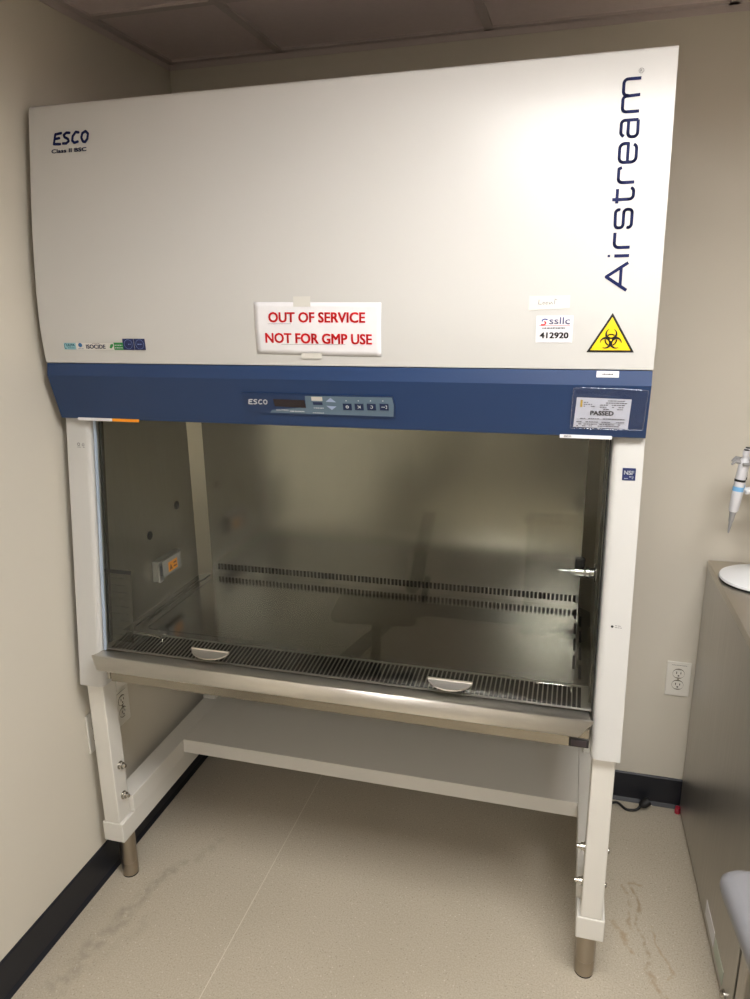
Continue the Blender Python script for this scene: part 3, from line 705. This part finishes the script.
for k, cx in enumerate((518, 573, 630, 688)):
    b = nb(); mm = pmap(.0004); u0_, u1_ = pu(cx-20), pu(cx+20); v0_, v1_ = pv(148, cx), pv(113, cx)
    y_ = by((v0_+v1_)/2)
    pts = [(u0_, v0_), (u1_, v0_), (u1_, v1_), (u0_, v1_)]
    vt = [b.verts.new((u, by(v)-.0046, v)) for u, v in pts]; vb = [b.verts.new((u, by(v)-.0030, v)) for u, v in pts]
    b.faces.new(vt); b.faces.new(vb[::-1])
    for i in range(4): b.faces.new((vt[i], vt[(i+1) % 4], vb[(i+1) % 4], vb[i]))
    obj('key', b, buttonm, cpn)
    b = nb(); mk = pmap(.0022); uc, vc = (u0_+u1_)/2, (v0_+v1_)/2
    if k == 0: stroke2(b, arc(uc, vc, .003, .003, 0, 360, 8), .0012, mk); stroke2(b, [(uc-.004, vc), (uc+.004, vc)], .001, mk)
    elif k == 1: stroke2(b, [(uc-.003, vc+.003), (uc+.002, vc), (uc-.003, vc-.003)], .0014, mk); rect2(b, uc+.002, uc+.0035, vc-.003, vc+.003, mk)
    elif k == 2: stroke2(b, arc(uc, vc, .003, .003, 120, -150, 8), .0014, mk)
    else: stroke2(b, [(uc-.006, vc), (uc+.002, vc)], .0012, mk); stroke2(b, [(uc+.003, vc+.003), (uc+.006, vc+.003), (uc+.006, vc-.003), (uc+.003, vc-.003)], .0012, mk)
    obj('key_symbol', b, silverink, cpn)

# sensor box inside, left wall
sb = thing('wall_sensor', 'small grey device box with orange sticker on the cabinet inner left wall', 'device', (XI0+.001, .25, .85))
b = nb(); vv = [(.176, .846), (.310, .846), (.310, .905), (.176, .925)]
box(b, XI0+.0008, XI0+.022, .205, .325, .853, .904, .003, 2)
obj('housing', b, sensorm, sb)
b = nb(); box(b, XI0+.002, XI0+.024, .204, .326, .904, .912, .002, 1); obj('lid', b, sensord, sb)
b = nb(); box(b, XI0+.0008, XI0+.026, .196, .218, .849, .911, .003, 2); obj('end_bracket', b, mat('bright_bracket', (190, 190, 190), .25, .8), sb)
b = nb(); box(b, XI0+.0255, XI0+.0268, .201, .213, .868, .899); obj('bracket_window', b, mat('dark_inset', (70, 70, 72), .4), sb)
b = nb(); rect2(b, .252, .302, .862, .892, lambda u, v: (XI0+.0224, u, v)); st = obj('orange_sticker', b, orangem, sb)
b = nb()
poly2(b, [(.256, .867), (.274, .867), (.265, .885)], lambda u, v: (XI0+.0228, u, v)); rect2(b, .280, .297, .880, .885, lambda u, v: (XI0+.0228, u, v)); rect2(b, .280, .297, .869, .874, lambda u, v: (XI0+.0228, u, v))
obj('sticker_print', b, mat('brown_ink', (120, 70, 10), .5), sb)

# ------------------------------------------------------------ support stand
stand = thing('support_stand', 'off-white steel stand with rear shelf and round feet under the cabinet', 'stand', (W/2, .27, 0))
LS, LW = .0077, .0494
for s in (0, 1):
    fx = (lambda x: W-x) if s else (lambda x: x)
    def bx(b, x0, x1, *a, **k):
        p, q = sorted((fx(x0), fx(x1))); box(b, p, q, *a, **k)
    b = nb(); bx(b, LS, LS+LW, -.0606, -.006, .2105, .6548, bev=.003); leg = obj('front_leg', b, standm, stand)
    for zb, in ((.385,), (.287,)):
        b = nb(); xi = fx(LS+LW); sg = -1 if s else 1
        lathe(b, (xi, -.030, zb), (sg, 0, 0), [(0, .012), (.002, .012), (.0022, .0095), (.010, .0095), (.0102, .006), (.019, .0055), (.0205, .004)], 6 if False else 12)
        obj('bolt', b, boltm, leg, smooth=SM)
        if s:
            b = nb(); lathe(b, (W-LS, -.030, zb), (1, 0, 0), [(0, .0075), (.004, .007), (.006, .004)], 12); obj('bolt_head', b, boltm, leg, smooth=SM)
    b = nb(); bx(b, LS, LS+LW, .53, .585, .2675, .6548, bev=.003); obj('rear_leg', b, standm, stand)
    b = nb(); bx(b, LS, LS+LW, -.005, .53, .60, .6548, bev=.002); obj('top_rail', b, standm, stand)
    b = nb(); bx(b, LS, .069, -.005, .60, .212, .267, bev=.002); obj('side_rail', b, standm, stand)
    b = nb(); bx(b, .0007, .0644+.0020, -.0622, .61, .149, .2105, bev=.003); obj('base_channel', b, standm, stand)
    for yf in (-.012, .588):
        b = nb(); lathe(b, (fx(.0372), yf, .004), (0, 0, 1), [(0, .0225), (.002, .0238), (.04, .0238), (.042, .0228), (.044, .0240), (.145, .0240)], 32); ft = obj('foot', b, footm, stand, smooth=.5, label='brushed steel round foot')
        b = nb(); lathe(b, (fx(.0372), yf, 0), (0, 0, 1), [(0, .0225), (.0042, .0225)], 32); obj('foot_pad', b, blackm, ft, smooth=.5)
b = nb()
prism(b, [(.2795, .2234), (.283, .266), (.284, .267), (.60, .267), (.60, .2234), (.598, .2234), (.598, .265), (.286, .265), (.2815, .2254), (.300, .2254), (.300, .2234)], .0695, W-.0695)
obj('shelf', b, standm, stand)
b = nb(); box(b, LS+LW, W-LS-LW, .545, .585, .60, .6545); obj('rear_rail', b, standm, stand)

# ------------------------------------------------------------ outlets
def outlet(label, put, group=None, loc=(0, 0, 0)):
    """put(a, h, d) -> world point: a across, h up, d out of the wall"""
    t = thing('wall_outlet', label, 'outlet', loc, group)
    def bxx(b, a0, a1, h0, h1, d0, d1, bev=0):
        n0 = len(b.verts); box(b, a0, a1, h0, h1, d0, d1, bev, 2)
        b.verts.ensure_lookup_table()
        for v in list(b.verts)[n0:] if not bev else list(b.verts): pass
    def build(fn, nm, m_, par, **k):
        b = nb(); fn(b)
        for v in b.verts: v.co = Vector(put(*v.co))
        return obj(nm, b, m_, par, **k)
    # local coordinates (a, h, d)
    pl = build(lambda b: box(b, -.0355, .0355, -.059, .059, .0, .0055, .002, 2), 'cover_plate', outletm, t)
    for hc in (.0195, -.0195):
        def rec(b):
            pts = [(.0170*math.cos(a)*1., .0145*math.sin(a)) for a in [2*math.pi*i/28 for i in range(28)]]
            pts = [(max(-.0165, min(.0165, x)), max(-.0125, min(.0125, y))) for x, y in pts]
            a_ = [b.verts.new((x, hc+y, .0050)) for x, y in pts]; c_ = [b.verts.new((x, hc+y, .0075)) for x, y in pts]
            b.faces.new(a_[::-1]); b.faces.new(c_)
            for i in range(28): b.faces.new((a_[i], a_[(i+1) % 28], c_[(i+1) % 28], c_[i]))
        build(lambda b: lathe(b, (0, hc, .0052), (0, 0, 1), [(0, .0176), (.0006, .0176)], 28), 'receptacle_gap_shade', mat('surround_shadow', (128, 122, 110), .6), t)  # grey disc paints the shade in the gap round the receptacle
        r = build(rec, 'receptacle', outletm, t)
        def sl(b):
            box(b, -.0075, -.0050, hc-.0005, hc+.0075, .0072, .0079); box(b, .0050, .0075, hc-.0005, hc+.0065, .0072, .0079)
            lathe(b, (0, hc-.0065, .0072), (0, 0, 1), [(0, .0027), (.0007, .0027)], 12)
        build(sl, 'slots', outgrey, r)
    build(lambda b: lathe(b, (0, 0, .0053), (0, 0, 1), [(0, .0030), (.0012, .0026)], 14), 'screw', boltm, t)
    return t, build
t, bd = outlet('white duplex outlet low on the wall beside the steel refrigerator', lambda a, h, d: (1.5995+a, D-d, .4695+h), loc=(1.5995, D, .4695))
def prt(b):
    x = -.022; r = random.Random(5)
    while x < .022:
        l = r.uniform(.002, .004); box(b, x, x+l, .0475, .0490, .0054, .0057); x += l+.0012
bd(prt, 'plate_print', greyink, t)
outlet('white duplex outlet on the left wall, in front of the stand leg', lambda a, h, d: (XL+d, -.0095+a, .474+h), loc=(XL, -.0095, .474))
t, bd = outlet('white duplex outlet on the left wall behind the stand leg', lambda a, h, d: (XL+d, .117+a, .474+h), loc=(XL, .117, .474))
bd(prt, 'plate_print', greyink, t)

# ------------------------------------------------------------ refrigerator, bench-height
fr = thing('undercounter_refrigerator', 'grey stainless steel undercounter refrigerator along the right edge', 'refrigerator', (1.6425, .683, 0))
FW, FD, FH = .72, .775, .880
def fadd(name, m_, par, fn, **k):
    b = nb(); fn(b)
    for v in b.verts: v.co = v.co+Vector((1.6425, .683, 0))
    return obj(name, b, m_, par, **k)
body = fadd('body', fridgem, fr, lambda b: (box(b, .0, FW, -FD, -.026, .018, FH-.022, .0015, 1), box(b, .0015, FW-.002, -.026, 0, .018, FH-.022, .0015, 1)))
fadd('worktop', fridgetop, fr, lambda b: box(b, -.0005, FW, -FD, 0, FH-.0218, FH, .002, 1), label='plain steel top')
fadd('base_strip', blackm, fr, lambda b: box(b, .006, FW-.006, -FD+.05, -.01, 0, .019))
fadd('door_gasket', blackm, fr, lambda b: box(b, .008, FW-.008, -FD-.014, -FD, .05, FH-.03))
fadd('door', fridgem, fr, lambda b: box(b, .0, FW, -FD-.062, -FD-.014, .045, FH-.025, .004, 2))
fadd('hinge_knob', boltm, fr, lambda b: (lathe(b, (-.0005, -FD+.055, .045), (-1, 0, 0), [(0, .013), (.004, .013), (.006, .010), (.010, .007)], 20)), smooth=SM)
for (ya, yb2, za, zb2, mm) in ((-.47, -.58, .040, .085, labelm), (-.59, -.69, .040, .080, mat('green_tint_label', (176, 186, 172), .4))):
    o = fadd('side_label', mm, fr, lambda b: box(b, -.0008, .0, yb2, ya, za, zb2))
fr.rotation_euler = (0, 0, math.radians(1.4))
# red bit at the foot
b = nb(); lathe(b, (1.637, .672, 0), (0, 0, 1), [(0, .009), (.012, .009), (.014, .0075), (.022, .0075), (.023, .006)], 16); tag(obj('red_cap', b, redm, smooth=SM), 'small red plastic cap on the floor at the refrigerator rear corner', 'cap')
# cord and plug
b = nb(); tube(b, smooth_path([(1.33, .655, .006), (1.40, .64, .006), (1.445, .665, .008), (1.475, .640, .006), (1.505, .642, .008), (1.522, .655, .016)], 8), .0042, 10)
pc = thing('power_cord', 'black power cord with plug lying on the floor behind the stand', 'cord', (1.45, .65, 0))
obj('cable', b, cordm, pc, smooth=2.)
b = nb(); lathe(b, (1.519, .654, .015), (.75, .35, .42), [(0, .006), (.004, .009), (.012, .0135), (.030, .0150), (.034, .0135)], 18); pg = obj('plug', b, cordm, pc, smooth=.7)
# pipette stand
FT = FH
ps = thing('pipette_stand', 'white round pipette carousel stand on the steel refrigerator top', 'pipette stand', (1.752, .53, FT))
cxp, cyp = 1.752, .53
b = nb(); lathe(b, (cxp, cyp, FT+.004), (0, 0, 1), [(0, .100), (.003, .103), (.008, .101), (.014, .09), (.020, .06), (.026, .035), (.034, .020), (.05, .015)], 64); obj('base', b, standwhite, ps, smooth=.6)
b = nb(); lathe(b, (cxp, cyp, FT), (0, 0, 1), [(0, .101), (.0042, .101)], 64); obj('rubber_ring', b, blackm, ps, smooth=.6)
b = nb(); lathe(b, (cxp, cyp, FT+.048), (0, 0, 1), [(0, .0125), (.33, .0110), (.335, .008)], 24); obj('pole', b, standwhite, ps, smooth=.6)
def arm(a0, a1, z, r, m_):
    b = nb()
    for k in range(6):
        an = math.radians(a0+(a1-a0)*k)
    return b
b = nb(); lathe(b, (cxp, cyp, FT+.335), (0, 0, 1), [(0, .03), (.004, .045), (.018, .045), (.022, .03)], 32)
hub = obj('hub', b, pipg, ps, smooth=.6)
PIP = [(197, 'w'), (174, 'w'), (300, 'w'), (60, 'w')]
for an, kk in PIP:
    a = math.radians(an); dx, dy = math.cos(a), math.sin(a)
    b = nb(); p1 = Vector((cxp+dx*.04, cyp+dy*.04, FT+.342)); p2 = Vector((cxp+dx*.088, cyp+dy*.088, FT+.335))
    tube(b, [p1, p2], .008, 8); sd = Vector((-dy, dx, 0))
    for s in (-1, 1): tube(b, [p2-Vector((dx, dy, 0))*.016, p2-Vector((dx, dy, 0))*.016+sd*s*.015, p2+sd*s*.015+Vector((dx, dy, 0))*.006], .0045, 8)
    obj('holder_arm', b, pipg, ps, smooth=.8)
    b = nb(); p1 = Vector((cxp+dx*.012, cyp+dy*.012, FT+.262)); p2 = Vector((cxp+dx*.070, cyp+dy*.070, FT+.256)); tube(b, [p1, p2], [.011, .006], 8); obj('lower_arm', b, standwhite, ps, smooth=.8)
def pipette(an, lab):
    dx, dy = an[0]-cxp, an[1]-cyp; l_ = math.hypot(dx, dy); dx /= l_; dy /= l_
    px, py, pz = an[0], an[1], FT+.143
    t = thing('pipette', lab, 'pipette', (px, py, pz), 'pipettes hanging on the carousel')
    ax = Vector((-dx*.10, -dy*.10, 1)).normalized(); p = Vector((px, py, pz))
    Q = lambda s: p+ax*s
    b = nb(); lathe(b, Q(.060), ax, [(0, .009), (.006, .0125), (.05, .0135), (.115, .0125), (.140, .0115), (.146, .008)], 20); hb = obj('handle', b, pipm, t, smooth=.6)
    b = nb(); lathe(b, Q(.144), ax, [(0, .0138), (.006, .0138)], 20); obj('dark_band', b, blackm, t, smooth=.6)
    b = nb(); lathe(b, Q(.118), ax, [(0, .0138), (.012, .0138)], 20); obj('blue_band', b, pipb, t, smooth=.6)
    b = nb(); lathe(b, Q(0), ax, [(0, .0012), (.004, .0025), (.030, .0050), (.034, .0065), (.055, .0080), (.061, .0095)], 16); obj('tip_cone', b, pipg, t, smooth=.6)
    b = nb(); lathe(b, Q(.202), ax, [(0, .006), (.012, .006), (.013, .0085), (.024, .0085), (.026, .006)], 16); obj('plunger', b, pipm, t, smooth=.6)
    b = nb(); lathe(b, Q(.226), ax, [(0, .0070), (.004, .0070)], 16); obj('plunger_cap', b, blackm, t, smooth=.6)
    b = nb(); tube(b, [Q(.196)+Vector((dx, dy, 0))*.008, Q(.200)+Vector((dx, dy, 0))*.024, Q(.190)+Vector((dx, dy, 0))*.032], [.006, .005, .003], 8); obj('finger_hook', b, pipg, t, smooth=1)
    return t
pipette((1.653, .500), 'grey and white pipette hanging outermost on the carousel, nearest the corner wall')
pipette((1.662, .540), 'grey and white pipette hanging just behind the outermost one on the carousel')

# ------------------------------------------------------------ grey trolley tray, lower right corner
ct = thing('mobile_table', 'grey mobile table with thick rounded edge at the lower right corner', 'table', (1.80, -.75, 0))
b = nb()
an = math.radians(-6.2); zt = .700
def rr(x0, x1, y0_, y1_, r, n=8):
    out = []
    for cx, cy, a0 in ((x1-r, y1_-r, 0), (x0+r, y1_-r, 90), (x0+r, y0_+r, 180), (x1-r, y0_+r, 270)):
        out += [(cx+r*math.cos(math.radians(a0+90*i/n)), cy+r*math.sin(math.radians(a0+90*i/n))) for i in range(n+1)]
    return out
rings = []
for ins, z in ((.016, zt-.046), (.004, zt-.040), (.0, zt-.026), (.001, zt-.014), (.008, zt-.004), (.018, zt)):
    rings.append([b.verts.new((x, y, z)) for x, y in rr(1.520+ins, 1.98-ins, -1.0+ins, -.392-ins, .032)])
for ra, rb in zip(rings[:-1], rings[1:]):
    for i in range(len(ra)): b.faces.new((ra[i], ra[(i+1) % len(ra)], rb[(i+1) % len(ra)], rb[i]))
b.faces.new(rings[0][::-1]); b.faces.new(rings[-1])
Mr = Matrix.Translation((1.52, -.392, 0)) @ Matrix.Rotation(math.radians(6), 4, 'Z') @ Matrix.Translation((-1.52, .392, 0))
b.transform(Mr); obj('tabletop', b, cartm, ct, smooth=.9)
b = nb(); lathe(b, (1.80, -.75, .05), (0, 0, 1), [(0, .028), (.605, .025)], 24); obj('column', b, boltm, ct, smooth=.6)
b = nb()
for k in range(5):
    a = math.radians(72*k+20); tube(b, [(1.80, -.75, .065), (1.80+.24*math.cos(a), -.75+.24*math.sin(a), .050)], [.022, .013], 10)
obj('star_base', b, blackm, ct, smooth=.8)
for k in range(5):
    a = math.radians(72*k+20); b = nb(); lathe(b, (1.80+.24*math.cos(a)-.01, -.75+.24*math.sin(a), .023), (1, 0, 0), [(0, .018), (.002, .023), (.018, .023), (.02, .018)], 16); obj('caster', b, blackm, ct, smooth=.6)

# ------------------------------------------------------------ things behind the camera that the glass and steel mirror
ch = thing('office_chair', 'black five-wheeled office chair standing in front of the cabinet, seen only in the reflection', 'chair', (.42, -2.25, 0))
b = nb()
for i in range(1): pass
rg = []
for (z, hw, y) in ((.60, .16, -2.43), (.64, .20, -2.45), (.72, .225, -2.46), (.82, .225, -2.47), (.92, .20, -2.49), (.98, .15, -2.50), (1.0, .09, -2.505)):
    rg.append([b.verts.new((.42+hw*math.cos(2*math.pi*k/20), y+.035*math.sin(2*math.pi*k/20), z)) for k in range(20)])
for ra, rb in zip(rg[:-1], rg[1:]):
    for i in range(20): b.faces.new((ra[i], ra[(i+1) % 20], rb[(i+1) % 20], rb[i]))
b.faces.new(rg[0][::-1]); b.faces.new(rg[-1]); obj('backrest', b, chairm, ch, smooth=1.)
b = nb(); box(b, .19, .65, -2.46, -2.02, .43, .51, .035, 4); obj('seat', b, chairm, ch, smooth=1.)
b = nb(); tube(b, [(.42, -2.30, .43), (.42, -2.48, .45), (.42, -2.51, .66)], .018, 8); obj('back_support', b, blackm, ch, smooth=1.)
b = nb(); lathe(b, (.42, -2.25, .07), (0, 0, 1), [(0, .03), (.2, .026), (.36, .026)], 16); obj('gas_column', b, blackm, ch, smooth=.6)
b = nb()
for k in range(5):
    a = math.radians(72*k+10); tube(b, [(.42, -2.25, .09), (.42+.28*math.cos(a), -2.25+.28*math.sin(a), .06)], [.025, .015], 8)
obj('star_base', b, blackm, ch, smooth=1.)
for k in range(5):
    a = math.radians(72*k+10); b = nb(); lathe(b, (.42+.28*math.cos(a)-.012, -2.25+.28*math.sin(a), .027), (1, 0, 0), [(0, .02), (.002, .027), (.022, .027), (.024, .02)], 14); obj('caster', b, blackm, ch, smooth=.6)
ch.location = (.27, -2.15, 0); ch.rotation_euler = (0, 0, math.radians(78))
lc = thing('lab_bench', 'dark laboratory bench against the wall facing the cabinet', 'bench', (1.9, -3.9, 0))
b = nb(); box(b, .95, 2.9, -4.19, -3.60, .08, .86); obj('base_cabinet', b, woodm, lc)
b = nb(); box(b, .93, 2.92, -4.19, -3.57, .86, .90, .004, 1); obj('worktop', b, blackm, lc)
